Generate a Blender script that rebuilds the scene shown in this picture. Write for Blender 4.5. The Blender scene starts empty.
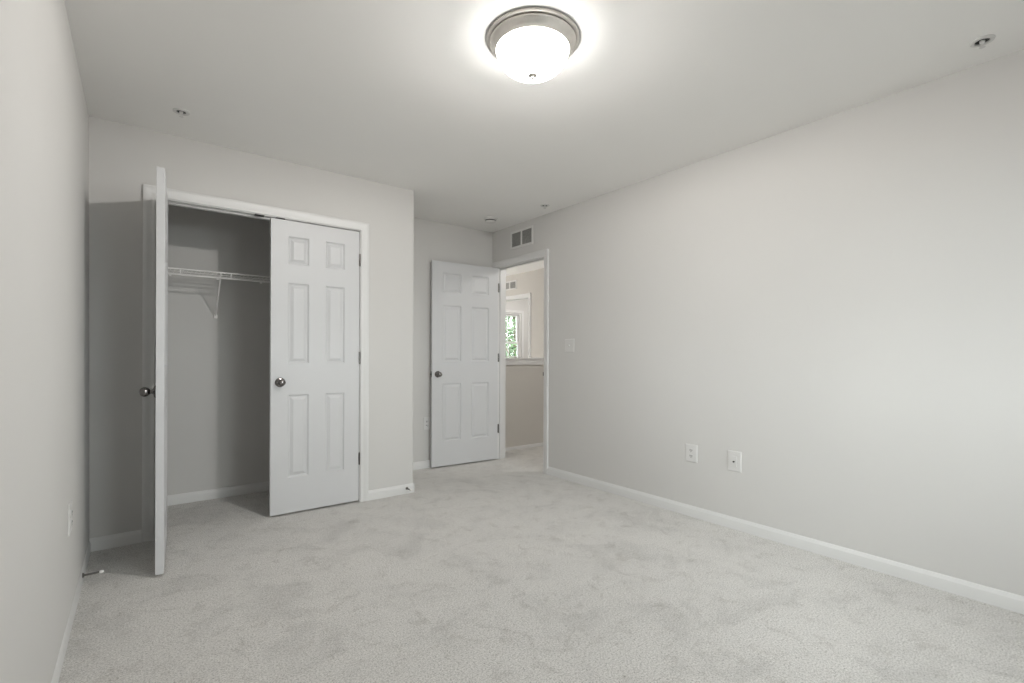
import bpy, bmesh, math, random
from mathutils import Vector, Matrix
random.seed(7)
SC = bpy.context.scene
COL = SC.collection

# ------------------------------------------------------------------ camera
CAM_H, YAW, ROLL, FPX = 1.104, 0.656, 0.0034, 483.88
cam_data = bpy.data.cameras.new('camera')
cam = bpy.data.objects.new('camera', cam_data)
COL.objects.link(cam)
fw = Vector((math.sin(YAW), math.cos(YAW), 0))
rt = Vector((math.cos(YAW), -math.sin(YAW), 0))
up = Vector((0, 0, 1))
r3 = rt * math.cos(ROLL) + up * math.sin(ROLL)
u3 = up * math.cos(ROLL) - rt * math.sin(ROLL)
m = Matrix.Identity(4)
for i in range(3):
    m[i][0], m[i][1], m[i][2] = r3[i], u3[i], -fw[i]
m.translation = Vector((0, 0, CAM_H))
cam.matrix_world = m
cam_data.sensor_fit = 'HORIZONTAL'
cam_data.sensor_width = 36
cam_data.lens = 36 * FPX / 1024
cam_data.shift_x = 0.0
cam_data.shift_y = (355.97 - 341.5) / 1024
cam_data.clip_start = 0.02
cam_data.clip_end = 300
SC.camera = cam

# ------------------------------------------------------------------ light and exposure
SKY = 15.0
LAMP_W = 106
LAMP_GLOW = 38.0
HALL_W = 48
SC.view_settings.view_transform = 'Standard'
SC.view_settings.look = 'None'
SC.view_settings.gamma = 1
SC.view_settings.use_curve_mapping = False
SC.view_settings.exposure = 0.0
try:
    SC.cycles.max_bounces = 14
    SC.cycles.diffuse_bounces = 8
    SC.cycles.transparent_max_bounces = 16
    SC.cycles.caustics_reflective = False
    SC.cycles.caustics_refractive = False
    SC.cycles.use_denoising = True
except Exception:
    pass
world = bpy.data.worlds.new('overcast_sky')
SC.world = world
world.use_nodes = True
wn = world.node_tree.nodes
wl = world.node_tree.links
bg = wn['Background']
tc = wn.new('ShaderNodeTexCoord')
nz = wn.new('ShaderNodeTexNoise'); nz.inputs['Scale'].default_value = 2.2; nz.inputs['Detail'].default_value = 5
cr = wn.new('ShaderNodeValToRGB')
cr.color_ramp.elements[0].position = 0.35; cr.color_ramp.elements[0].color = (0.90, 0.945, 1.0, 1)
cr.color_ramp.elements[1].position = 0.65; cr.color_ramp.elements[1].color = (1.0, 1.0, 1.0, 1)
wl.new(tc.outputs['Generated'], nz.inputs['Vector'])
wl.new(nz.outputs['Fac'], cr.inputs['Fac'])
wl.new(cr.outputs['Color'], bg.inputs['Color'])
bg.inputs['Strength'].default_value = SKY


def portal(name, loc, rot, sx, sy):
    d = bpy.data.lights.new(name, 'AREA')
    d.shape = 'RECTANGLE'; d.size = sx; d.size_y = sy
    d.cycles.is_portal = True
    o = bpy.data.objects.new(name, d); COL.objects.link(o)
    o.location = loc; o.rotation_euler = rot


# ------------------------------------------------------------------ room dimensions (metres)
W1_OPEN, W2_OPEN = True, True
XL, XR, YC, YA, XK = -0.2285, 3.028, 3.591, 4.284, 1.7615   # left, right, closet front, alcove end, corner
YB = -1.20                                                  # wall behind the camera
H = 2.44
YCB = 4.345                                                 # closet rear wall
XF = 4.867                                                  # landing far wall
YS = 7.3                                                    # stairwell end
YW = 8.7                                                    # far bedroom window wall
WT = 0.115


# ------------------------------------------------------------------ materials
def mat(name, col, rough=0.5, metal=0.0, spec=0.5, bump=None, var=None, coat=0.0):
    mt = bpy.data.materials.new(name); mt.use_nodes = True
    n = mt.node_tree.nodes; l = mt.node_tree.links
    b = n['Principled BSDF']
    b.inputs['Base Color'].default_value = (*col, 1)
    b.inputs['Roughness'].default_value = rough
    b.inputs['Metallic'].default_value = metal
    b.inputs['Specular IOR Level'].default_value = spec
    if coat:
        b.inputs['Coat Weight'].default_value = coat
    t = n.new('ShaderNodeTexCoord')
    if var:
        sc, amt = var
        nn = n.new('ShaderNodeTexNoise'); nn.inputs['Scale'].default_value = sc; nn.inputs['Detail'].default_value = 4
        r = n.new('ShaderNodeValToRGB')
        r.color_ramp.elements[0].position = 0.3; r.color_ramp.elements[1].position = 0.7
        r.color_ramp.elements[0].color = (*[c * (1 - amt) for c in col], 1)
        r.color_ramp.elements[1].color = (*[min(1, c * (1 + amt)) for c in col], 1)
        l.new(t.outputs['Object'], nn.inputs['Vector']); l.new(nn.outputs['Fac'], r.inputs['Fac'])
        l.new(r.outputs['Color'], b.inputs['Base Color'])
    if bump:
        sc, st, dist = bump
        nb = n.new('ShaderNodeTexNoise'); nb.inputs['Scale'].default_value = sc; nb.inputs['Detail'].default_value = 3
        bp = n.new('ShaderNodeBump'); bp.inputs['Strength'].default_value = st; bp.inputs['Distance'].default_value = dist
        l.new(t.outputs['Object'], nb.inputs['Vector']); l.new(nb.outputs['Fac'], bp.inputs['Height'])
        l.new(bp.outputs['Normal'], b.inputs['Normal'])
    return mt


M_WALL = mat('wall_paint', (0.605, 0.598, 0.585), 0.85, spec=0.25, bump=(160, 0.08, 0.002), var=(1.3, 0.012))
M_CEIL = mat('ceiling_paint', (0.87, 0.865, 0.85), 0.95, spec=0.1, bump=(120, 0.08, 0.002), var=(1.0, 0.01))
M_HALL = mat('hall_paint', (0.57, 0.55, 0.515), 0.85, spec=0.25, bump=(160, 0.08, 0.002), var=(1.3, 0.012))
M_TRIM = mat('trim_paint', (0.68, 0.68, 0.675), 0.38, spec=0.45, var=(3, 0.01))
M_DOOR = mat('door_paint', (0.60, 0.605, 0.615), 0.42, spec=0.4, bump=(220, 0.06, 0.001), var=(2, 0.01))
M_BRONZE = mat('dark_bronze', (0.20, 0.19, 0.185), 0.20, metal=1.0, var=(40, 0.1))
M_NICKEL = mat('brushed_nickel', (0.74, 0.71, 0.67), 0.48, metal=1.0, bump=(300, 0.05, 0.001), var=(30, 0.04))
M_PLAST = mat('white_plastic', (0.655, 0.65, 0.64), 0.35, var=(8, 0.01))
M_SLOT = mat('dark_slot', (0.03, 0.03, 0.028), 0.7, var=(30, 0.1))
M_WIRE = mat('white_vinyl_wire', (0.90, 0.89, 0.88), 0.35, var=(10, 0.02))
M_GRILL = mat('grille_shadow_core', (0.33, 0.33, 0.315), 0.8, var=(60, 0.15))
M_SPRING = mat('stop_metal', (0.22, 0.21, 0.20), 0.35, metal=0.9, var=(50, 0.1))
M_TIP = mat('rubber_tip', (0.82, 0.81, 0.79), 0.6, var=(20, 0.02))
M_BARK = mat('bark', (0.13, 0.095, 0.065), 0.9, bump=(18, 0.8, 0.03), var=(6, 0.3))
M_LEAF = mat('leaves', (0.032, 0.075, 0.018), 0.6, var=(2.5, 0.55))
M_GRASS = mat('gravel', (0.13, 0.125, 0.12), 0.9, bump=(40, 0.6, 0.04), var=(1.5, 0.35))


def carpet():
    mt = bpy.data.materials.new('carpet'); mt.use_nodes = True
    n = mt.node_tree.nodes; l = mt.node_tree.links
    b = n['Principled BSDF']
    b.inputs['Roughness'].default_value = 0.95
    b.inputs['Specular IOR Level'].default_value = 0.1
    b.inputs['Sheen Weight'].default_value = 0.25
    b.inputs['Sheen Roughness'].default_value = 0.6
    t = n.new('ShaderNodeTexCoord')

    def noise(scale, detail=3, rough=0.6, dist=0.0):
        x = n.new('ShaderNodeTexNoise'); x.inputs['Scale'].default_value = scale
        x.inputs['Detail'].default_value = detail; x.inputs['Roughness'].default_value = rough
        x.inputs['Distortion'].default_value = dist
        l.new(t.outputs['Object'], x.inputs['Vector'])
        return x.outputs['Fac']

    def ramp(src, stops):
        x = n.new('ShaderNodeValToRGB')
        while len(x.color_ramp.elements) < len(stops):
            x.color_ramp.elements.new(0.5)
        for e, (p, c) in zip(x.color_ramp.elements, stops):
            e.position = p; e.color = (c, c, c, 1) if isinstance(c, float) else (*c, 1)
        l.new(src, x.inputs['Fac'])
        return x.outputs['Color']

    def mul(a, c, f=1.0):
        x = n.new('ShaderNodeMix'); x.data_type = 'RGBA'; x.blend_type = 'MULTIPLY'
        x.inputs[0].default_value = f
        l.new(a, x.inputs[6]); l.new(c, x.inputs[7])
        return x.outputs[2]

    base = ramp(noise(150, 4, 0.85), [(0.35, (0.29, 0.275, 0.25)), (0.47, (0.62, 0.605, 0.58)), (0.64, (0.86, 0.845, 0.82))])
    fleck = ramp(noise(100, 4, 0.85), [(0.34, 0.35), (0.41, 1.0)])
    patch = ramp(noise(3.2, 6, 0.62, 0.8), [(0.36, 0.84), (0.48, 0.98), (0.62, 1.03)])
    scuff = ramp(noise(9, 9, 0.82, 0.5), [(0.34, (0.62, 0.60, 0.575)), (0.48, (1.0, 1.0, 1.0))])
    c = mul(mul(mul(base, fleck), patch, 0.75), scuff, 0.6)
    l.new(c, b.inputs['Base Color'])
    bp = n.new('ShaderNodeBump'); bp.inputs['Strength'].default_value = 0.8; bp.inputs['Distance'].default_value = 0.006
    l.new(noise(300, 4, 0.8), bp.inputs['Height'])
    b2 = n.new('ShaderNodeBump'); b2.inputs['Strength'].default_value = 0.35; b2.inputs['Distance'].default_value = 0.02
    l.new(noise(14, 5, 0.65, 0.8), b2.inputs['Height'])
    l.new(b2.outputs['Normal'], bp.inputs['Normal'])
    l.new(bp.outputs['Normal'], b.inputs['Normal'])
    return mt


M_CARPET = carpet()


def glass():
    mt = bpy.data.materials.new('window_glass'); mt.use_nodes = True
    n = mt.node_tree.nodes; l = mt.node_tree.links
    n.remove(n['Principled BSDF'])
    tr = n.new('ShaderNodeBsdfTransparent'); tr.inputs[0].default_value = (0.96, 0.985, 0.975, 1)
    gl = n.new('ShaderNodeBsdfGlossy'); gl.inputs['Roughness'].default_value = 0.02
    fr = n.new('ShaderNodeFresnel'); fr.inputs['IOR'].default_value = 1.45
    mx = n.new('ShaderNodeMixShader')
    l.new(fr.outputs[0], mx.inputs[0]); l.new(tr.outputs[0], mx.inputs[1]); l.new(gl.outputs[0], mx.inputs[2])
    l.new(mx.outputs[0], n['Material Output'].inputs[0])
    return mt


def frosted():
    # lit frosted lamp glass: glows, and lets part of the bulb light straight through
    mt = bpy.data.materials.new('lit_frosted_glass'); mt.use_nodes = True
    n = mt.node_tree.nodes; l = mt.node_tree.links
    n.remove(n['Principled BSDF'])
    tr = n.new('ShaderNodeBsdfTransparent'); tr.inputs[0].default_value = (1, 0.985, 0.96, 1)
    em = n.new('ShaderNodeEmission'); em.inputs['Color'].default_value = (1, 0.98, 0.95, 1)
    em.inputs['Strength'].default_value = LAMP_GLOW
    mx = n.new('ShaderNodeMixShader'); mx.inputs[0].default_value = 0.5
    l.new(tr.outputs[0], mx.inputs[1]); l.new(em.outputs[0], mx.inputs[2])
    l.new(mx.outputs[0], n['Material Output'].inputs[0])
    return mt


M_GLASS = glass()
M_BOWL = frosted()


# ------------------------------------------------------------------ helpers
def tag(o, label, cat, group=None, kind=None):
    o['label'] = label; o['category'] = cat
    if group: o['group'] = group
    if kind: o['kind'] = kind
    return o


def thing(name, label, cat, loc=(0, 0, 0), rotz=0, group=None, kind=None):
    o = bpy.data.objects.new(name, None)
    o.empty_display_size = 0.1
    COL.objects.link(o); o.location = loc; o.rotation_euler = (0, 0, rotz)
    return tag(o, label, cat, group, kind)


def obj(name, bm, material, parent=None, smooth=False, loc=None, rot=None):
    bmesh.ops.recalc_face_normals(bm, faces=bm.faces)
    me = bpy.data.meshes.new(name); bm.to_mesh(me); bm.free()
    me.materials.append(material)
    if smooth:
        for p in me.polygons: p.use_smooth = True
        try: me.set_sharp_from_angle(angle=math.radians(38))
        except Exception: pass
    o = bpy.data.objects.new(name, me); COL.objects.link(o)
    if parent: o.parent = parent
    if loc: o.location = loc
    if rot: o.rotation_euler = rot
    return o


def box(bm, x0, x1, y0, y1, z0, z1, bev=0.0):
    r = bmesh.ops.create_cube(bm, size=1)
    vs = r['verts']
    for v in vs:
        v.co = Vector((x0 + (v.co.x + .5) * (x1 - x0), y0 + (v.co.y + .5) * (y1 - y0), z0 + (v.co.z + .5) * (z1 - z0)))
    if bev:
        es = list({e for v in vs for e in v.link_edges})
        bmesh.ops.bevel(bm, geom=es, offset=bev, segments=2, profile=0.7, affect='EDGES')


def boxes(*bs, bev=0.0):
    bm = bmesh.new()
    for b in bs: box(bm, *b, bev=bev)
    return bm


def prism(bm, pts, z0, z1):
    lo = [bm.verts.new((x, y, z0)) for x, y in pts]
    hi = [bm.verts.new((x, y, z1)) for x, y in pts]
    n = len(pts)
    bm.faces.new(lo[::-1]); bm.faces.new(hi)
    for i in range(n):
        bm.faces.new((lo[i], lo[(i + 1) % n], hi[(i + 1) % n], hi[i]))


def lathe(bm, prof, seg=32, axis='z', org=(0, 0, 0), squash=1.0):
    """prof: list of (radius, height along axis)"""
    org = Vector(org)

    def P(r, a, h):
        c, s = r * math.cos(a), r * math.sin(a)
        if axis == 'z': return org + Vector((c, s, h))
        if axis == '-y': return org + Vector((c, -h, s * squash))
        if axis == 'y': return org + Vector((c, h, s * squash))
        if axis == 'x': return org + Vector((h, c, s))
        if axis == '-x': return org + Vector((-h, c, s))
    rings = []
    for r, h in prof:
        if r < 1e-6: rings.append([bm.verts.new(P(0, 0, h))])
        else: rings.append([bm.verts.new(P(r, 2 * math.pi * k / seg, h)) for k in range(seg)])
    for A, B in zip(rings, rings[1:]):
        for k in range(seg):
            k2 = (k + 1) % seg
            if len(A) == 1 and len(B) == 1: continue
            if len(A) == 1: bm.faces.new((A[0], B[k], B[k2]))
            elif len(B) == 1: bm.faces.new((A[k], A[k2], B[0]))
            else: bm.faces.new((A[k], A[k2], B[k2], B[k]))


def tube(bm, pts, r, seg=8):
    pts = [Vector(p) for p in pts]
    rings = []
    for i, p in enumerate(pts):
        d = (pts[min(i + 1, len(pts) - 1)] - pts[max(i - 1, 0)]).normalized()
        a = Vector((0, 0, 1)) if abs(d.z) < 0.9 else Vector((1, 0, 0))
        u = d.cross(a).normalized(); w = d.cross(u)
        rings.append([bm.verts.new(p + (u * math.cos(2 * math.pi * k / seg) + w * math.sin(2 * math.pi * k / seg)) * r) for k in range(seg)])
    for A, B in zip(rings, rings[1:]):
        for k in range(seg):
            k2 = (k + 1) % seg
            bm.faces.new((A[k], A[k2], B[k2], B[k]))
    bm.faces.new(rings[0][::-1]); bm.faces.new(rings[-1])


def sweep(bm, sections):
    """sections: list of equal-length closed vertex loops"""
    L = [[bm.verts.new(p) for p in s] for s in sections]
    n = len(L[0])
    for A, B in zip(L, L[1:]):
        for k in range(n):
            k2 = (k + 1) % n
            bm.faces.new((A[k], A[k2], B[k2], B[k]))
    bm.faces.new(L[0][::-1]); bm.faces.new(L[-1])


def struct(name, bm, material, label, cat, smooth=False):
    return tag(obj(name, bm, material, smooth=smooth), label, cat, kind='structure')


# ------------------------------------------------------------------ floors and ceilings
bm = boxes((XL - WT, XR + 0.02, YB - 0.15, YCB + WT, -0.12, 0.0))
struct('floor', bm, M_CARPET, 'light grey carpeted bedroom floor in front of the closet', 'floor')
bm = boxes((XR + 0.02, XF + 0.02, 1.3, 4.62, -0.12, 0.0))
struct('floor_landing', bm, M_CARPET, 'light carpeted landing floor beyond the open bedroom doorway', 'floor')
bm = boxes((XF + 0.02, 8.7, 4.7, YW + 0.1, -0.12, 0.0))
struct('floor_far_room', bm, M_CARPET, 'carpeted floor of the far room with the window', 'floor')
bm = boxes((XL - WT, XR + WT, YB - 0.15, YCB + WT, H, H + 0.12))
struct('ceiling', bm, M_CEIL, 'flat pale grey bedroom ceiling around the lit dome lamp', 'ceiling')
bm = boxes((XR + WT, 8.7, 1.2, YW + 0.1, H, H + 0.12))
struct('ceiling_landing', bm, M_CEIL, 'flat ceiling beyond the open bedroom doorway', 'ceiling')

# ------------------------------------------------------------------ walls
LY0, LY1, LZ0, LZ1 = -1.02, -0.12, 0.70, 2.06
bm = boxes((XL - WT, XL, YB - 0.15, LY0, 0, H), (XL - WT, XL, LY1, YCB + WT, 0, H), (XL - WT, XL, LY0, LY1, 0, LZ0), (XL - WT, XL, LY0, LY1, LZ1, H))
if not W2_OPEN: box(bm, XL - WT, XL - 0.09, LY0, LY1, LZ0, LZ1)
for v in bm.verts:      # the plaster leans out a few millimetres at its foot
    if v.co.x > XL - 0.01: v.co.x += 0.009 * (1 - v.co.z / H)
struct('wall_left', bm, M_WALL, 'blank warm grey wall at the left edge of the photo', 'wall')

# closet front wall with its opening, rounded outside corner and the return to the alcove
OX0, OX1, OZ = 0.062, 1.334, 2.062
CR = 0.014
bm = bmesh.new()
box(bm, XL, OX0, YC, YC + WT, 0, H)
box(bm, OX0, OX1, YC, YC + WT, OZ, H)
arc = [(XK - CR + CR * math.sin(a), YC + CR - CR * math.cos(a)) for a in [i * math.pi / 2 / 6 for i in range(7)]]
prism(bm, [(OX1, YC)] + arc + [(XK, YCB + WT), (XK - WT, YCB + WT), (XK - WT, YC + WT), (OX1, YC + WT)], 0, H)
struct('wall_closet', bm, M_WALL, 'warm grey wall around the closet opening with a rounded outside corner', 'wall', smooth=True)
bm = boxes((XL, XK - WT, YCB, YCB + WT, 0, H))
struct('wall_closet_rear', bm, M_WALL, 'shaded rear wall inside the open closet behind the wire shelf', 'wall')
bm = boxes((XK, XR, YA, YA + 0.176, 0, H))
struct('wall_alcove', bm, M_WALL, 'short grey wall behind the open six panel entry door', 'wall')

# right wall with entry doorway
EY0, EY1, EZ = 3.421, 4.215, 2.062
bm = boxes((XR, XR + WT, YB - 0.15, EY0, 0, H), (XR, XR + WT, EY1, YS, 0, H), (XR, XR + WT, EY0, EY1, EZ, H))
struct('wall_right', bm, M_WALL, 'long light grey wall on the right with two outlets', 'wall')

# wall behind the camera with a wide window
WX0, WX1, WZ0, WZ1 = 1.10, 2.85, 0.70, 2.06
bm = boxes((XL, WX0, YB - 0.15, YB, 0, H), (WX1, XR, YB - 0.15, YB, 0, H), (WX0, WX1, YB - 0.15, YB, 0, WZ0), (WX0, WX1, YB - 0.15, YB, WZ1, H))
if not W1_OPEN: box(bm, WX0, WX1, YB - 0.15, YB - 0.13, WZ0, WZ1)
struct('wall_window', bm, M_WALL, 'window wall of the bedroom behind the camera', 'wall')

# landing / stairwell / far room walls
bm = boxes((XR + WT, XF + WT, 1.2, 1.3, 0, H))
struct('wall_landing_end', bm, M_HALL, 'end wall of the landing outside the bedroom', 'wall')
FY0, FY1, FZ = 5.885, 6.74, 2.045
bm = boxes((XF, XF + WT, 1.3, FY0, -1.4, H), (XF, XF + WT, FY1, YW + 0.1, -1.4, H), (XF, XF + WT, FY0, FY1, FZ, H), (XF, XF + WT, FY0, FY1, -1.4, -0.12))
struct('wall_landing', bm, M_HALL, 'warm beige wall across the landing holding the far doorway', 'wall')
bm = boxes((XR, XF, YS, YS + WT, -1.4, H))
struct('wall_stairwell', bm, M_HALL, 'end wall of the stairwell beyond the low half wall', 'wall')
bm = boxes((XR, XF + 0.1, 4.62, YS + WT, -1.5, -1.4))
struct('floor_stairwell', bm, M_CARPET, 'carpeted stair landing below the half wall', 'floor')
FWX0, FWX1, FWZ0, FWZ1 = 6.05, 6.97, 0.72, 2.085
bm = boxes((XF + WT, FWX0, YW, YW + 0.12, 0, H), (FWX1, 8.7, YW, YW + 0.12, 0, H), (FWX0, FWX1, YW, YW + 0.12, 0, FWZ0), (FWX0, FWX1, YW, YW + 0.12, FWZ1, H))
struct('wall_far_room', bm, M_WALL, 'grey wall of the far room around its window', 'wall')
bm = boxes((8.6, 8.7, 4.7, YW, 0, H), (XF + WT, 8.6, 4.7, 4.8, 0, H))
struct('wall_far_room_side', bm, M_WALL, 'side walls of the far room', 'wall')

# half wall with its cap
bm = boxes((XR + WT, XF, 4.50, 4.615, -1.4, 1.062))
struct('wall_half', bm, M_HALL, 'low taupe half wall guarding the stairwell beyond the doorway', 'half wall')
bm = boxes((XR + WT, XF, 4.470, 4.645, 1.062, 1.084), bev=0.004)
box(bm, XR + WT, XF, 4.484, 4.50, 1.000, 1.062)
struct('trim_half_wall', bm, M_TRIM, 'white cap and apron along the top of the low half wall', 'trim')


# ------------------------------------------------------------------ baseboards
BP = [(0, 0), (0.014, 0), (0.014, 0.060), (0.0125, 0.067), (0.009, 0.072), (0.0075, 0.079), (0.004, 0.084), (0, 0.085)]


def baseboard(name, path, label, mt=M_TRIM, hs=0.865, ts=1.0):
    """path: list of (point on wall, outward normal direction scaled for mitre)"""
    bm = bmesh.new()
    secs = [[(p[0] + n[0] * t * ts, p[1] + n[1] * t * ts, z * hs) for t, z in BP] for p, n in path]
    sweep(bm, secs)
    return struct(name, bm, mt, label, 'baseboard', smooth=True)


baseboard('baseboard_left', [((XL + 0.008, YB), (1, 0)), ((XL + 0.008, YC), (1, -1))], 'white baseboard running along the foot of the left wall', hs=0.75, ts=0.5)
baseboard('baseboard_closet_left', [((XL, YC), (1, -1)), ((0.012, YC), (0, -1))], 'short white baseboard in the left corner behind the open closet door')
arcp = [((XK - CR + CR * math.sin(a), YC + CR - CR * math.cos(a)), (math.sin(a), -math.cos(a))) for a in [i * math.pi / 2 / 6 for i in range(7)]]
baseboard('baseboard_closet_right', [((1.381, YC), (0, -1))] + arcp + [((XK, YA), (1, -1))], 'white baseboard right of the closet wrapping the rounded corner')
baseboard('baseboard_alcove', [((XK, YA), (1, -1)), ((XR, YA), (-1, -1))], 'white baseboard behind the open entry door')
baseboard('baseboard_right', [((XR, 3.372), (-1, 0)), ((XR, YB), (-1, 0))], 'long white baseboard along the foot of the right wall')
baseboard('baseboard_closet_rear', [((XL, YCB), (1, -1)), ((XK - WT, YCB), (-1, -1))], 'white baseboard along the rear wall inside the closet')
baseboard('baseboard_closet_side', [((XK - WT, YCB), (-1, -1)), ((XK - WT, YC + WT), (-1, 0))], 'white baseboard on the side wall inside the closet')
baseboard('baseboard_half_wall', [((XR + WT, 4.50), (0, -1)), ((XF, 4.50), (-1, -1))], 'white baseboard at the foot of the low half wall', hs=0.45)
baseboard('baseboard_landing', [((XF, 4.50), (-1, -1)), ((XF, 1.3), (-1, 0))], 'white baseboard on the wall across the landing')
baseboard('baseboard_window_wall', [((XL, YB), (1, 1)), ((XR, YB), (-1, 1))], 'white baseboard under the bedroom window behind the camera')
baseboard('baseboard_far_room', [((XF + WT, YW), (1, -1)), ((8.6, YW), (-1, -1))], 'white baseboard under the far room window')

# ------------------------------------------------------------------ casings
CP = [(0, 0), (0, 0.008), (0.004, 0.0105), (0.012, 0.0115), (0.020, 0.0095), (0.030, 0.0125), (0.042, 0.0165), (0.056, 0.018), (0.061, 0.015), (0.061, 0)]


def casing(bm, a0, a1, zt, conv, legs=True, z0=0.0, sill=False):
    """conv(a, out, z): a along the wall, out away from it. inner edges a0..a1, top zt"""
    def sec(ax, az, fa, fz):
        return [conv(ax + fa * u, t, az + fz * u) for u, t in CP]
    secs = [sec(a0, z0, -1, 0), sec(a0, zt, -1, 1), sec(a1, zt, 1, 1), sec(a1, z0, 1, 0)]
    if sill:
        secs = [sec(a0, z0, -1, -1)] + secs[1:3] + [sec(a1, z0, 1, -1), sec(a0, z0, -1, -1)]
    sweep(bm, secs)


# closet frame
CX0, CX1, CZ = 0.079, 1.315, 2.042
bm = bmesh.new()
casing(bm, CX0 - 0.005, CX1 + 0.005, CZ + 0.005, lambda a, o, z: (a, YC - o, z))
box(bm, OX0, CX0, YC, YC + WT, 0, CZ)
box(bm, CX1, OX1, YC, YC + WT, 0, CZ)
box(bm, OX0, OX1, YC, YC + WT, CZ, OZ)
box(bm, CX0, CX1, YC + 0.040, YC + 0.075, CZ - 0.011, CZ)
struct('trim_1', bm, M_TRIM, 'white moulded casing and jamb framing the closet opening', 'door frame', smooth=True)
# roller catches in the closet head jamb
for x, w in ((0.633, 'left'), (0.762, 'right')):
    bm = boxes((x - 0.028, x + 0.028, YC - 0.006, YC + 0.024, CZ - 0.0062, CZ - 0.0001), bev=0.001)
    lathe(bm, [(0, 0.0), (0.005, 0.0015), (0.0055, 0.004), (0.004, 0.005), (0, 0.005)], 12, 'z', (x, YC + 0.013, CZ - 0.007))
    tag(obj('ball_catch', bm, M_SLOT), 'tiny dark catch in the closet head jamb, %s' % ('above the end of the dark gap' if w == 'left' else 'above the closed closet door'), 'door catch')

# entry frame
NY0, NY1, NZ = 3.438, 4.201, 2.042
bm = bmesh.new()
casing(bm, NY0 - 0.005, NY1 + 0.005, NZ + 0.005, lambda a, o, z: (XR - o, a, z))
casing(bm, NY0 - 0.005, NY1 + 0.005, NZ + 0.005, lambda a, o, z: (XR + WT + o, a, z))
box(bm, XR, XR + WT, EY0, NY0, 0, NZ)
box(bm, XR, XR + WT, NY1, EY1, 0, NZ)
box(bm, XR, XR + WT, EY0, EY1, NZ, EZ)
box(bm, XR + 0.037, XR + 0.070, NY0, NY0 + 0.011, 0, NZ)
box(bm, XR + 0.037, XR + 0.070, NY1 - 0.011, NY1, 0, NZ)
box(bm, XR + 0.037, XR + 0.070, NY0 + 0.011, NY1 - 0.011, NZ - 0.011, NZ)
t2 = struct('trim_2', bm, M_TRIM, 'white moulded casing and jamb framing the open entry doorway', 'door frame', smooth=True)
bm = boxes((XR - 0.0012, XR + 0.034, NY0, NY0 + 0.0025, 0.905, 0.965), bev=0.0005)
box(bm, XR - 0.010, XR + 0.002, NY0 - 0.001, NY0 + 0.004, 0.918, 0.952)
obj('strike_plate', bm, M_BRONZE, t2)

# far doorway frame
bm = bmesh.new()
casing(bm, FY0 + 0.012, FY1 - 0.012, FZ - 0.008, lambda a, o, z: (XF - o, a, z))
box(bm, XF, XF + WT, FY0, FY0 + 0.017, 0, FZ)
box(bm, XF, XF + WT, FY1 - 0.017, FY1, 0, FZ)
box(bm, XF, XF + WT, FY0, FY1, FZ - 0.013, FZ)
struct('trim_3', bm, M_TRIM, 'white casing of the far doorway across the stairwell', 'door frame', smooth=True)


# ------------------------------------------------------------------ six panel doors
def slab_bm(w, h, t, stile, mull, sg):
    pw = (w - 2 * stile - mull) / 2
    xs = [0, stile, stile + pw, stile + pw + mull, w - stile, w]
    zs = [0, 0.243, 0.817, 1.033, 1.592, 1.722, 1.914, h]
    bm = bmesh.new()

    def quad(a, b, c, d): bm.faces.new([bm.verts.new(p) for p in (a, b, c, d)])

    def face(y, s):
        for i in range(5):
            for j in range(7):
                x0, x1, z0, z1 = xs[i], xs[i + 1], zs[j], zs[j + 1]
                if i in (1, 3) and j in (1, 3, 5):
                    steps = [(0, 0), (0.004, 0.0035), (0.009, 0.0085), (0.016, 0.0095), (0.020, 0.0075), (0.034, 0.0015), (0.036, 0.0008)]
                    for (i0, d0), (i1, d1) in zip(steps, steps[1:]):
                        A = [(x0 + i0, y + s * d0, z0 + i0), (x1 - i0, y + s * d0, z0 + i0), (x1 - i0, y + s * d0, z1 - i0), (x0 + i0, y + s * d0, z1 - i0)]
                        B = [(x0 + i1, y + s * d1, z0 + i1), (x1 - i1, y + s * d1, z0 + i1), (x1 - i1, y + s * d1, z1 - i1), (x0 + i1, y + s * d1, z1 - i1)]
                        for k in range(4):
                            quad(A[k], A[(k + 1) % 4], B[(k + 1) % 4], B[k])
                    i0, d0 = steps[-1]
                    quad((x0 + i0, y + s * d0, z0 + i0), (x1 - i0, y + s * d0, z0 + i0), (x1 - i0, y + s * d0, z1 - i0), (x0 + i0, y + s * d0, z1 - i0))
                else:
                    quad((x0, y, z0), (x1, y, z0), (x1, y, z1), (x0, y, z1))
    face(0, 1); face(t, -1)
    for j in range(7):
        for x in (0, w):
            quad((x, 0, zs[j]), (x, t, zs[j]), (x, t, zs[j + 1]), (x, 0, zs[j + 1]))
    for i in range(5):
        for z in (0, h):
            quad((xs[i], 0, z), (xs[i + 1], 0, z), (xs[i + 1], t, z), (xs[i], t, z))
    bmesh.ops.remove_doubles(bm, verts=bm.verts, dist=1e-5)
    if sg < 0:
        for v in bm.verts: v.co.x *= -1
    return bm


KNOB = [(0, 0.0), (0.033, 0.0), (0.034, 0.003), (0.031, 0.007), (0.020, 0.010), (0.013, 0.013), (0.0105, 0.018), (0.0115, 0.024),
        (0.017, 0.028), (0.0225, 0.034), (0.0255, 0.042), (0.0260, 0.048), (0.0240, 0.056), (0.0185, 0.063), (0.010, 0.067), (0, 0.068)]


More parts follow.
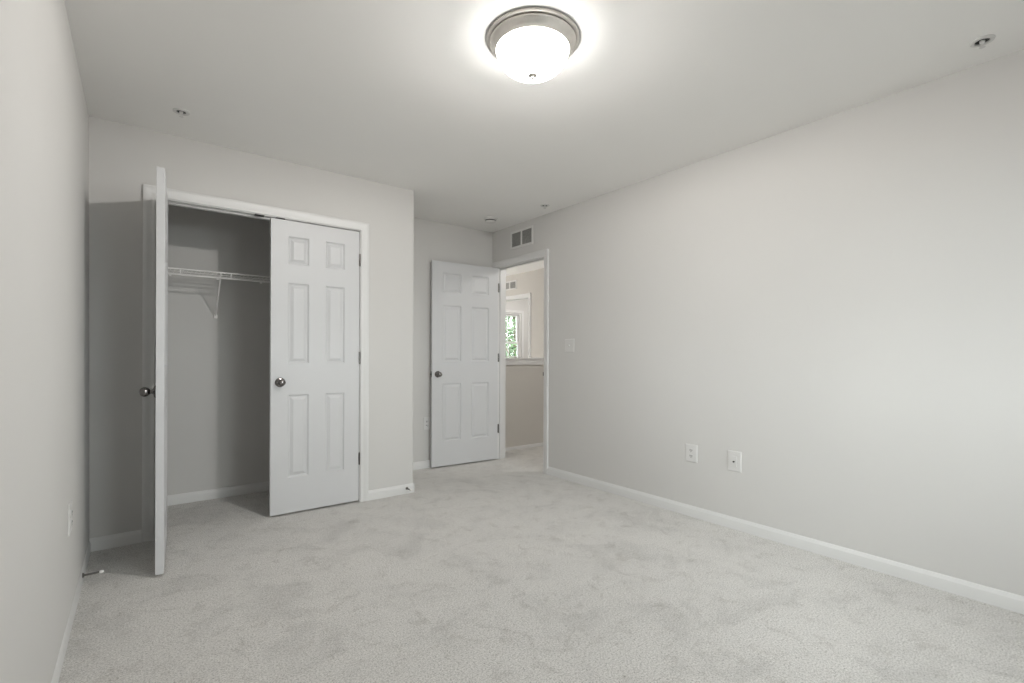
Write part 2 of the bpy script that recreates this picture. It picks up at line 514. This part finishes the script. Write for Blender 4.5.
def six_panel_door(name, label, w, loc, rotz, sg, stile, mull, knob_side, hinge_front=True, hinge_z=(0.315, 1.07, 1.81), latch=False):
    d = thing(name, label, 'door', loc, rotz, kind='structure')
    zb, h, t = 0.013, 2.022, 0.035
    s = obj('door_slab', slab_bm(w, h, t, stile, mull, sg), M_DOOR, d, loc=(0, 0, zb))
    bv = s.modifiers.new('soft_edges', 'BEVEL'); bv.width = 0.0015; bv.segments = 2; bv.limit_method = 'ANGLE'; bv.angle_limit = math.radians(60)
    kx = sg * (w - 0.060)
    bm = bmesh.new()
    if knob_side == 'front': lathe(bm, KNOB, 28, '-y', (kx, 0.0, 0.918), 0.94)
    else: lathe(bm, KNOB, 28, 'y', (kx, t, 0.922), 0.94)
    obj('knob', bm, M_BRONZE, d, smooth=True)
    if latch:
        bm = boxes((sg * w - 0.0005 if sg > 0 else -w - 0.0012, sg * w + 0.0012 if sg > 0 else -w + 0.0005, 0.006, t - 0.006, 0.893, 0.951), bev=0.0004)
        xx = sg * w
        box(bm, min(xx, xx + sg * 0.009), max(xx, xx + sg * 0.009), 0.011, t - 0.011, 0.913, 0.931)
        obj('latch', bm, M_BRONZE, d)
    for z in hinge_z:
        bm = bmesh.new()
        # knuckle barrel with five knuckles and finial tips, plus a leaf on the door edge
        y0 = -0.0045
        prof = [(0, -0.048), (0.003, -0.047), (0.0035, -0.0445)]
        for k in range(5):
            a = -0.0445 + k * 0.0178
            prof += [(0.0056, a + 0.0004), (0.0056, a + 0.0170), (0.0048, a + 0.0174)]
        prof += [(0.0035, 0.0447), (0.003, 0.047), (0, 0.048)]
        lathe(bm, prof, 14, 'z', (-sg * 0.001, y0, z))
        box(bm, -0.0012, 0.0012, 0.0, 0.030, z - 0.0445, z + 0.0445)
        obj('hinge', bm, M_BRONZE, d, smooth=True)
    return d


six_panel_door('door_1', 'white closet door swung open toward the camera, seen edge-on', 0.609, (0.0995, 3.5775, 0), math.radians(-93.4), 1, 0.110, 0.113, 'front')
six_panel_door('door_2', 'closed white six panel closet door right of the dark opening', 0.609, (1.3115, YC, 0), 0, -1, 0.110, 0.113, 'front', hinge_z=(0.328, 1.085, 1.822))
six_panel_door('door_3', 'white six panel entry door standing open against the alcove wall', 0.757, (3.018, 4.1995, 0), math.radians(-183.7), 1, 0.112, 0.118, 'back', latch=True)
# entry door hinges show on the jamb side toward the room: leaves on the jamb
bm = bmesh.new()
for z in (0.33, 1.085, 1.83):
    box(bm, XR - 0.001, XR + 0.030, NY1 - 0.0016, NY1 + 0.0005, z - 0.0445, z + 0.0445)
    lathe(bm, [(0, -0.0455), (0.0058, -0.0445), (0.0058, 0.0445), (0, 0.0455)], 12, 'z', (XR - 0.004, NY1 - 0.037, z))
obj('hinge_leaf', bm, M_BRONZE, t2, smooth=True)


# ------------------------------------------------------------------ windows
def window(name, label, x0, x1, z0, z1, y_in, out, flip, mull=None, rows=2):
    """opening in a wall whose room face is y_in; 'out' = +1 if outside is +Y"""
    w = thing(name, label, 'window', ((x0 + x1) / 2, y_in, z0), 0, kind='structure')
    ox, oy, oz = w.location

    def C(a, o, z): return (a - ox, -o * out, z - oz)
    bm = bmesh.new()
    casing(bm, x0, x1, z1, C, z0=z0)
    obj('window_casing', bm, M_TRIM, w, smooth=True)
    d = 0.12
    def bx(bm_, xa, xb, da, db, za, zb, bev=0.0):
        ya, yb = sorted((da * out, db * out))
        box(bm_, xa - ox, xb - ox, ya, yb, za - oz, zb - oz, bev)
    bm = bmesh.new()
    bx(bm, x0 - 0.08, x1 + 0.08, -0.035, 0.05, z0 - 0.022, z0 + 0.0, 0.004)
    bx(bm, x0 - 0.06, x1 + 0.06, -0.014, 0.0, z0 - 0.085, z0 - 0.022)
    obj('window_sill', bm, M_TRIM, w)
    units = [(x0, x1)] if not mull else [(x0, (x0 + x1) / 2 - 0.03), ((x0 + x1) / 2 + 0.03, x1)]
    bm = bmesh.new()
    for a, b in units:
        bx(bm, a, a + 0.035, 0.03, d, z0, z1); bx(bm, b - 0.035, b, 0.03, d, z0, z1)
        bx(bm, a + 0.035, b - 0.035, 0.03, d, z1 - 0.035, z1); bx(bm, a + 0.035, b - 0.035, 0.03, d, z0, z0 + 0.035)
    if mull: bx(bm, units[0][1], units[1][0], 0.0, d, z0, z1)
    obj('window_frame', bm, M_TRIM, w)
    zm = (z0 + z1) / 2 + 0.02
    for a, b in units:
        for (za, zb, dd) in ((z0 + 0.035, zm, 0.05), (zm - 0.03, z1 - 0.035, 0.085)):
            bm = bmesh.new()
            s_ = 0.038
            bx(bm, a + 0.035, a + 0.035 + s_, dd, dd + 0.03, za, zb); bx(bm, b - 0.035 - s_, b - 0.035, dd, dd + 0.03, za, zb)
            bx(bm, a + 0.035 + s_, b - 0.035 - s_, dd, dd + 0.03, zb - s_, zb); bx(bm, a + 0.035 + s_, b - 0.035 - s_, dd, dd + 0.03, za, za + s_)
            gx0, gx1 = a + 0.035 + s_, b - 0.035 - s_
            nc = 3
            for k in range(1, nc):
                xx = gx0 + (gx1 - gx0) * k / nc
                bx(bm, xx - 0.008, xx + 0.008, dd + 0.008, dd + 0.022, za + s_, zb - s_)
            for k in range(1, rows):
                zz = za + s_ + (zb - za - 2 * s_) * k / rows
                bx(bm, gx0, gx1, dd + 0.009, dd + 0.021, zz - 0.008, zz + 0.008)
            sash = obj('sash', bm, M_TRIM, w)
            bm = bmesh.new()
            bx(bm, gx0, gx1, dd + 0.013, dd + 0.017, za + s_, zb - s_)
            obj('pane', bm, M_GLASS, sash)
    return w


window('window_1', 'wide double window behind the camera', WX0, WX1, WZ0, WZ1, YB, -1, False, mull=True)
window('window_2', 'white framed window seen through the doorways with green leaves outside', FWX0, FWX1, FWZ0, FWZ1, YW, 1, True)
w3 = window('window_3', 'single window in the left wall beside the camera', 0.0, LY1 - LY0, LZ0, LZ1, 0.0, 1, True)
w3.location = (XL, (LY0 + LY1) / 2, LZ0); w3.rotation_euler = (0, 0, math.radians(90))
portal('window_3_portal', (XL - 0.13, (LY0 + LY1) / 2, (LZ0 + LZ1) / 2), (math.radians(90), 0, math.radians(-90)), LY1 - LY0, LZ1 - LZ0)
portal('window_1_portal', ((WX0 + WX1) / 2, YB - 0.16, (WZ0 + WZ1) / 2), (math.radians(90), 0, 0), WX1 - WX0, WZ1 - WZ0)
portal('window_2_portal', ((FWX0 + FWX1) / 2, YW + 0.14, (FWZ0 + FWZ1) / 2), (math.radians(-90), 0, 0), FWX1 - FWX0, FWZ1 - FWZ0)


# ------------------------------------------------------------------ flush ceiling lamp
def dome_lamp(loc, label, watts, radius):
    d = thing('ceiling_light', label, 'ceiling light', loc)
    bm = bmesh.new()
    lathe(bm, [(0, 0), (0.192, 0), (0.1955, -0.003), (0.1955, -0.008), (0.192, -0.011), (0.183, -0.012), (0.183, -0.010), (0.05, -0.010), (0, -0.010)], 96)
    obj('canopy', bm, M_NICKEL, d, smooth=True)
    bm = bmesh.new()
    lathe(bm, [(0.174, -0.010), (0.179, -0.0115), (0.182, -0.016), (0.181, -0.021), (0.176, -0.026), (0.1735, -0.030), (0.169, -0.034), (0.168, -0.038),
               (0.162, -0.043), (0.158, -0.048), (0.1545, -0.050), (0.152, -0.048), (0.155, -0.040), (0.165, -0.020), (0.174, -0.010)], 96)
    obj('rim', bm, M_NICKEL, d, smooth=True)
    bm = bmesh.new()
    R0, D0, z0 = 0.152, 0.106, -0.044
    prof = []
    for k in range(0, 19):
        a = math.pi / 2 * k / 18
        prof.append((R0 * math.cos(a) ** 0.86 if k < 18 else 0.0, z0 - D0 * math.sin(a)))
    lathe(bm, prof, 96)
    obj('glass_bowl', bm, M_BOWL, d, smooth=True)
    bm = bmesh.new()
    zf = z0 - D0
    lathe(bm, [(0, zf + 0.004), (0.015, zf + 0.003), (0.020, zf), (0.0185, zf - 0.003), (0.010, zf - 0.005), (0.005, zf - 0.008), (0.0075, zf - 0.011),
               (0.0078, zf - 0.014), (0.005, zf - 0.018), (0, zf - 0.0195)], 24)
    obj('finial', bm, M_NICKEL, d, smooth=True)
    ld = bpy.data.lights.new('bulb', 'POINT'); ld.energy = watts; ld.shadow_soft_size = radius; ld.color = (1, 0.975, 0.955)
    lo = bpy.data.objects.new('bulb', ld); COL.objects.link(lo); lo.parent = d; lo.location = (0, 0, -0.056)
    return d


dome_lamp((1.3125, 1.569, H), 'lit frosted dome light with brushed nickel rim on the bedroom ceiling', LAMP_W, 0.03)
dome_lamp((4.0, 2.9, H), 'lit frosted dome light on the landing ceiling outside the bedroom', HALL_W, 0.10)
dome_lamp((3.85, 6.5, H), 'unseen dome light added over the stairwell to light the far landing wall', HALL_W * 0.35, 0.10)  # added out of view, stands in for the unknown light source over the stairwell
dome_lamp((6.4, 7.2, H), 'unseen dome light added to brighten the far room', HALL_W * 2.6, 0.05)  # added fill lamp, out of view, lifts the dark far room and its window frame


# ------------------------------------------------------------------ ceiling sprinklers and smoke detector
def sprinkler(x, y, label):
    s = thing('sprinkler_head', label, 'sprinkler', (x, y, H), random.random() * 3, group='fire sprinkler heads on the bedroom ceiling')
    bm = bmesh.new()
    lathe(bm, [(0.024, -0.001), (0.0245, -0.006), (0.032, -0.0075), (0.039, -0.005), (0.0405, -0.001), (0.0405, 0)], 40)
    obj('escutcheon', bm, M_PLAST, s, smooth=True)
    bm = bmesh.new()
    lathe(bm, [(0, -0.0012), (0.0245, -0.0012), (0.0245, -0.004)], 32)
    obj('recess', bm, M_SLOT, s)
    bm = bmesh.new()
    lathe(bm, [(0, 0), (0.009, 0), (0.009, -0.008), (0.006, -0.012), (0.0, -0.012)], 16)
    tube(bm, [(0.009, 0, -0.006), (0.014, 0, -0.014), (0.010, 0, -0.024), (0.003, 0, -0.028)], 0.0022)
    tube(bm, [(-0.009, 0, -0.006), (-0.014, 0, -0.014), (-0.010, 0, -0.024), (-0.003, 0, -0.028)], 0.0022)
    lathe(bm, [(0, -0.027), (0.010, -0.0275), (0.0105, -0.029), (0, -0.030)], 20)
    lathe(bm, [(0, -0.012), (0.003, -0.013), (0.003, -0.026), (0, -0.027)], 10)
    obj('sprinkler_frame', bm, M_PLAST, s, smooth=True)
    return s


sprinkler(0.178, 3.215, 'white fire sprinkler head on the ceiling above the closet')
sprinkler(2.811, 0.410, 'white fire sprinkler head on the ceiling at upper right, largest in view')
sprinkler(2.842, 3.222, 'small white fire sprinkler head on the ceiling near the smoke detector')

s = thing('smoke_detector', 'round white smoke detector on the ceiling before the entry door corner', 'smoke detector', (2.691, 3.845, H))
bm = bmesh.new()
lathe(bm, [(0, 0), (0.068, 0), (0.069, -0.006), (0.066, -0.010), (0.058, -0.020), (0.057, -0.022)], 48)
lathe(bm, [(0, -0.022), (0.050, -0.022), (0.050, -0.024)], 48)
obj('housing', bm, M_PLAST, s, smooth=True)
bm = bmesh.new()
lathe(bm, [(0.044, -0.020), (0.050, -0.022), (0.050, -0.031), (0.044, -0.032)], 48)
obj('smoke_slot', bm, M_SLOT, s, smooth=True)
bm = bmesh.new()
lathe(bm, [(0, -0.031), (0.053, -0.031), (0.054, -0.034), (0.050, -0.040), (0.035, -0.044), (0, -0.045)], 48)
obj('cover', bm, M_PLAST, s, smooth=True)


# ------------------------------------------------------------------ wall grilles (local: x along wall, -y out of wall, z up)
def grille(loc, rotz, label, w, h):
    g = thing('vent_grille', label, 'air vent', loc, rotz)
    b = 0.020
    bm = bmesh.new()
    t = 0.007
    for (xa, xb, za, zb) in ((-w / 2, w / 2, h / 2 - b, h / 2), (-w / 2, w / 2, -h / 2, -h / 2 + b), (-w / 2, -w / 2 + b, -h / 2 + b, h / 2 - b),
                             (w / 2 - b, w / 2, -h / 2 + b, h / 2 - b), (-0.010, 0.010, -h / 2 + b, h / 2 - b)):
        box(bm, xa, xb, -t, 0, za, zb)
    obj('vent_frame', bm, M_PLAST, g)
    bm = boxes((-w / 2 + b, -0.010, -0.0006, 0, -h / 2 + b, h / 2 - b), (0.010, w / 2 - b, -0.0006, 0, -h / 2 + b, h / 2 - b))
    obj('duct_backing', bm, M_GRILL, g)
    for xa, xb in ((-w / 2 + b, -0.010), (0.010, w / 2 - b)):
        bm = bmesh.new()
        n = int((h - 2 * b) / 0.0115)
        for k in range(n):
            z = -h / 2 + b + (k + 0.5) * (h - 2 * b) / n
            vs = [bm.verts.new(p) for p in ((xa, -0.0010, z + 0.0035), (xb, -0.0010, z + 0.0035), (xb, -0.0062, z - 0.0025), (xa, -0.0062, z - 0.0025))]
            v2 = [bm.verts.new(v.co + Vector((0, 0.0004, 0.0009))) for v in vs]
            bm.faces.new(vs); bm.faces.new(v2[::-1])
            for q in range(4): bm.faces.new((vs[q], vs[(q + 1) % 4], v2[(q + 1) % 4], v2[q]))
        obj('louvers', bm, M_GRILL, g)
    for sx in (-1, 1):
        bm = bmesh.new()
        lathe(bm, [(0, t + 0.0015), (0.0035, t + 0.0012), (0.004, t)], 10, '-y', (sx * (w / 2 - b / 2), 0, 0))
        obj('screw', bm, M_PLAST, g)
    return g


# wall facing -X (right walls): local x -> world -Y, local -y -> world -X  => rotation -90
grille((XR, 3.779, 2.286), math.radians(-90), 'white two panel air return grille above the entry doorway', 0.355, 0.178)
grille((XF, 6.385, 2.272), math.radians(-90), 'small air grille seen through the doorway on the beige landing wall', 0.355, 0.145)


# ------------------------------------------------------------------ wall plates
def plate_bm(w, h, t=0.0055):
    bm = bmesh.new()
    def loop(ins, y): return [(-w / 2 + ins, y, -h / 2 + ins), (w / 2 - ins, y, -h / 2 + ins), (w / 2 - ins, y, h / 2 - ins), (-w / 2 + ins, y, h / 2 - ins)]
    sweep(bm, [loop(0, 0), loop(0, -0.0025), loop(0.002, -0.0042), loop(0.007, -t), ])
    return bm


def screw(parent, z, x=0.0, y=-0.0055):
    bm = bmesh.new()
    lathe(bm, [(0, 0.0012), (0.0028, 0.0009), (0.0034, 0)], 12, '-y', (x, y, z))
    obj('screw', bm, M_PLAST, parent)


def outlet(loc, rotz, label, w=0.089, h=0.122):
    p = thing('wall_outlet', label, 'outlet', loc, rotz, group='electrical outlets on the bedroom walls')
    obj('cover_plate', plate_bm(w, h), M_PLAST, p)
    for dz in (0.0195, -0.0195):
        bm = bmesh.new()
        pts = []
        for k in range(24):
            a = 2 * math.pi * k / 24
            pts.append((0.0172 * math.cos(a), max(-0.0138, min(0.0138, 0.0172 * math.sin(a)))))
        sweep(bm, [[(x, -0.0050, z + dz) for x, z in pts], [(x, -0.0078, z + dz) for x, z in pts], [(x * 0.95, -0.0083, z * 0.95 + dz) for x, z in pts]])
        r = obj('receptacle', bm, M_PLAST, p)
        bm = boxes((-0.0090, -0.0045, -0.0087, -0.0080, dz - 0.0025, dz + 0.0080), (0.0045, 0.0090, -0.0087, -0.0080, dz - 0.0015, dz + 0.0068))
        lathe(bm, [(0, 0.0008), (0.0027, 0.0007), (0.0027, 0)], 12, '-y', (0, -0.0080, dz - 0.0078))
        obj('slots', bm, M_SLOT, r)
    screw(p, 0)
    return p


outlet((XR, 1.893, 0.436), math.radians(-90), 'white double outlet on the right wall, left of the cable plate')
outlet((XL + 0.0075, 2.615, 0.450), math.radians(90), 'white outlet on the left wall seen at a sharp angle')
outlet((2.242, YA, 0.437), 0, 'white outlet on the alcove wall, partly hidden by the open entry door', w=0.075)

p = thing('cable_plate', 'white cable jack plate with a small dark centre, right of the outlet', 'cable jack', (XR, 1.588, 0.434), math.radians(-90))
obj('cover_plate', plate_bm(0.089, 0.130), M_PLAST, p)
bm = boxes((-0.0165, 0.0165, -0.0085, -0.005, -0.0335, 0.0335), bev=0.0012)
ins = obj('insert', bm, M_PLAST, p)
bm = bmesh.new()
lathe(bm, [(0, 0), (0.0052, 0), (0.0052, 0.009), (0.0035, 0.0095), (0.0035, 0.0085), (0, 0.0085)], 6, '-y', (0, -0.0085, -0.002))
obj('coax_connector', bm, M_SLOT, ins)
screw(p, 0.048); screw(p, -0.048)

p = thing('light_switch', 'white light switch plate on the right wall beside the doorway', 'light switch', (XR, 3.094, 1.197), math.radians(-90))
obj('cover_plate', plate_bm(0.116, 0.119), M_PLAST, p)
bm = boxes((-0.0055, 0.0055, -0.0066, -0.005, -0.012, 0.012), bev=0.0004)
obj('toggle_bezel', bm, M_PLAST, p)
bm = bmesh.new()
sweep(bm, [[(x, -0.0060, z) for x, z in ((-0.004, -0.0045), (0.004, -0.0045), (0.004, 0.0045), (-0.004, 0.0045))],
           [(x, -0.0165, z + 0.007) for x, z in ((-0.0032, -0.0028), (0.0032, -0.0028), (0.0032, 0.0028), (-0.0032, 0.0028))]])
obj('toggle', bm, M_PLAST, p)
screw(p, 0.030); screw(p, -0.030)


# ------------------------------------------------------------------ door stops (local axis -y out of the wall)
def door_stop(loc, rotz, label):
    d = thing('door_stop', label, 'door stop', loc, rotz, group='rigid door stops on the baseboards')
    bm = bmesh.new()
    lathe(bm, [(0, 0), (0.0115, 0), (0.0115, 0.003), (0.008, 0.006), (0.005, 0.008), (0.0045, 0.062), (0.006, 0.064), (0, 0.064)], 20, '-y')
    obj('stop_rod', bm, M_SPRING, d, smooth=True)
    bm = bmesh.new()
    lathe(bm, [(0, 0.062), (0.0068, 0.062), (0.0078, 0.066), (0.0078, 0.074), (0.006, 0.078), (0, 0.079)], 20, '-y')
    obj('rubber_tip', bm, M_TIP, d, smooth=True)


door_stop((XL + 0.0148, 3.085, 0.047), math.radians(90), 'dark door stop with white tip on the left wall baseboard')
door_stop((1.697, YC - 0.0138, 0.043), 0, 'dark door stop with white tip on the rounded corner baseboard')

# ------------------------------------------------------------------ wire closet shelf
SX0, SX1 = XL + 0.004, XK - WT - 0.004
SYB, SYF, SZ = YCB - 0.006, YCB - 0.304, 1.697
sh = thing('wire_shelf', 'white wire closet shelf with hanging rail fixed to the rear wall', 'shelf', ((SX0 + SX1) / 2, YCB, SZ))
ox, oy, oz = sh.location
L = lambda x, y, z: (x - ox, y - oy, z - oz)
for (yy, zz, nm, rr) in ((SYF, SZ, 'front_rail', 0.005), (SYF - 0.002, SZ - 0.040, 'hanging_rail', 0.005), (SYB, SZ, 'back_rail', 0.003), (SYF + 0.11, SZ - 0.004, 'middle_rail', 0.003), (SYF + 0.2, SZ - 0.004, 'middle_rail', 0.003)):
    bm = bmesh.new(); tube(bm, [L(SX0, yy, zz), L(SX1, yy, zz)], rr)
    obj(nm, bm, M_WIRE, sh, smooth=True)
bm = bmesh.new()
x = SX0 + 0.012
while x < SX1:
    tube(bm, [L(x, SYB, SZ + 0.003), L(x, SYF, SZ + 0.003)], 0.0011, 5)
    x += 0.0254
obj('deck_wires', bm, M_WIRE, sh, smooth=True)
x = 0.222 - 0.305
while x < SX1:
    if x > SX0 + 0.02:
        bm = bmesh.new(); tube(bm, [L(x, SYF - 0.001, SZ + 0.003), L(x, SYF - 0.003, SZ - 0.043)], 0.0042)
        obj('rail_tie', bm, M_WIRE, sh, smooth=True)
    x += 0.305
for bx_ in (0.462, 1.25):
    bm = bmesh.new()
    tube(bm, [L(bx_, SYF + 0.004, SZ + 0.004), L(bx_, SYF + 0.002, SZ - 0.018), L(bx_, YCB - 0.008, SZ - 0.290)], 0.0065, 10)
    br = obj('support_brace', bm, M_WIRE, sh, smooth=True)
    bm = boxes((bx_ - 0.012 - ox, bx_ + 0.012 - ox, YCB - 0.014 - oy, YCB - 0.0002 - oy, SZ - 0.312 - oz, SZ - 0.280 - oz), bev=0.003)
    obj('wall_clip', bm, M_WIRE, br, smooth=True)
x = SX0 + 0.1
while x < SX1:
    bm = boxes((x - 0.008 - ox, x + 0.008 - ox, YCB - 0.012 - oy, YCB - 0.0002 - oy, SZ - 0.014 - oz, SZ + 0.007 - oz), bev=0.002)
    obj('back_clip', bm, M_WIRE, sh)
    x += 0.30

# ------------------------------------------------------------------ outside: ground and trees
bm = boxes((-60, 70, -60, 80, -3.3, -3.0))
tag(obj('ground', bm, M_GRASS), 'grey gravel ground outside the house', 'ground', kind='structure')


def tree(x, y, z0, h, label, seed, n=6500):
    rnd = random.Random(seed)
    t = thing('tree', label, 'tree', (x, y, z0), 0, group='leafy trees outside the windows')
    bm = bmesh.new()
    tops = [(0, 0, h * 0.55)]
    for (p, q, r) in (((0, 0, 0), (0.05, 0.02, h * 0.5), 0.13), ((0.05, 0.02, h * 0.45), (0.1, 0.1, h * 0.85), 0.08)):
        tube(bm, [p, q], r, 10)
    for k in range(9):
        a = rnd.uniform(0, 6.28); zz = h * rnd.uniform(0.35, 0.7); rr = h * rnd.uniform(0.14, 0.26)
        e = (rr * math.cos(a), rr * math.sin(a), zz + h * rnd.uniform(0.08, 0.2)); tops.append(e)
        tube(bm, [(0.03, 0.02, zz), (e[0] * .5, e[1] * .5, zz + (e[2] - zz) * .6), e], 0.035, 6)
    obj('trunk', bm, M_BARK, t, smooth=True)
    bm = bmesh.new()
    for k in range(n):
        c = Vector(tops[rnd.randrange(len(tops))])
        o = Vector((rnd.gauss(0, 1), rnd.gauss(0, 1), rnd.gauss(0, 1))) * h * 0.085
        p = c + o; s_ = rnd.uniform(0.05, 0.11)
        u = Vector((rnd.gauss(0, 1), rnd.gauss(0, 1), rnd.gauss(0, 1))).normalized()
        w = u.orthogonal().normalized()
        bm.faces.new([bm.verts.new(q) for q in (p - u * s_, p + w * s_ * 0.55, p + u * s_, p - w * s_ * 0.55)])
    me = bpy.data.meshes.new('foliage'); bm.to_mesh(me); bm.free(); me.materials.append(M_LEAF)
    f = bpy.data.objects.new('foliage', me); COL.objects.link(f); f.parent = t
    return t


tree(10.3, 13.2, -3.0, 7.0, 'green leafy tree outside the far window', 3)
tree(15.2, 19.5, -3.0, 6.6, 'darker green tree standing behind the nearer one outside the far window', 5)
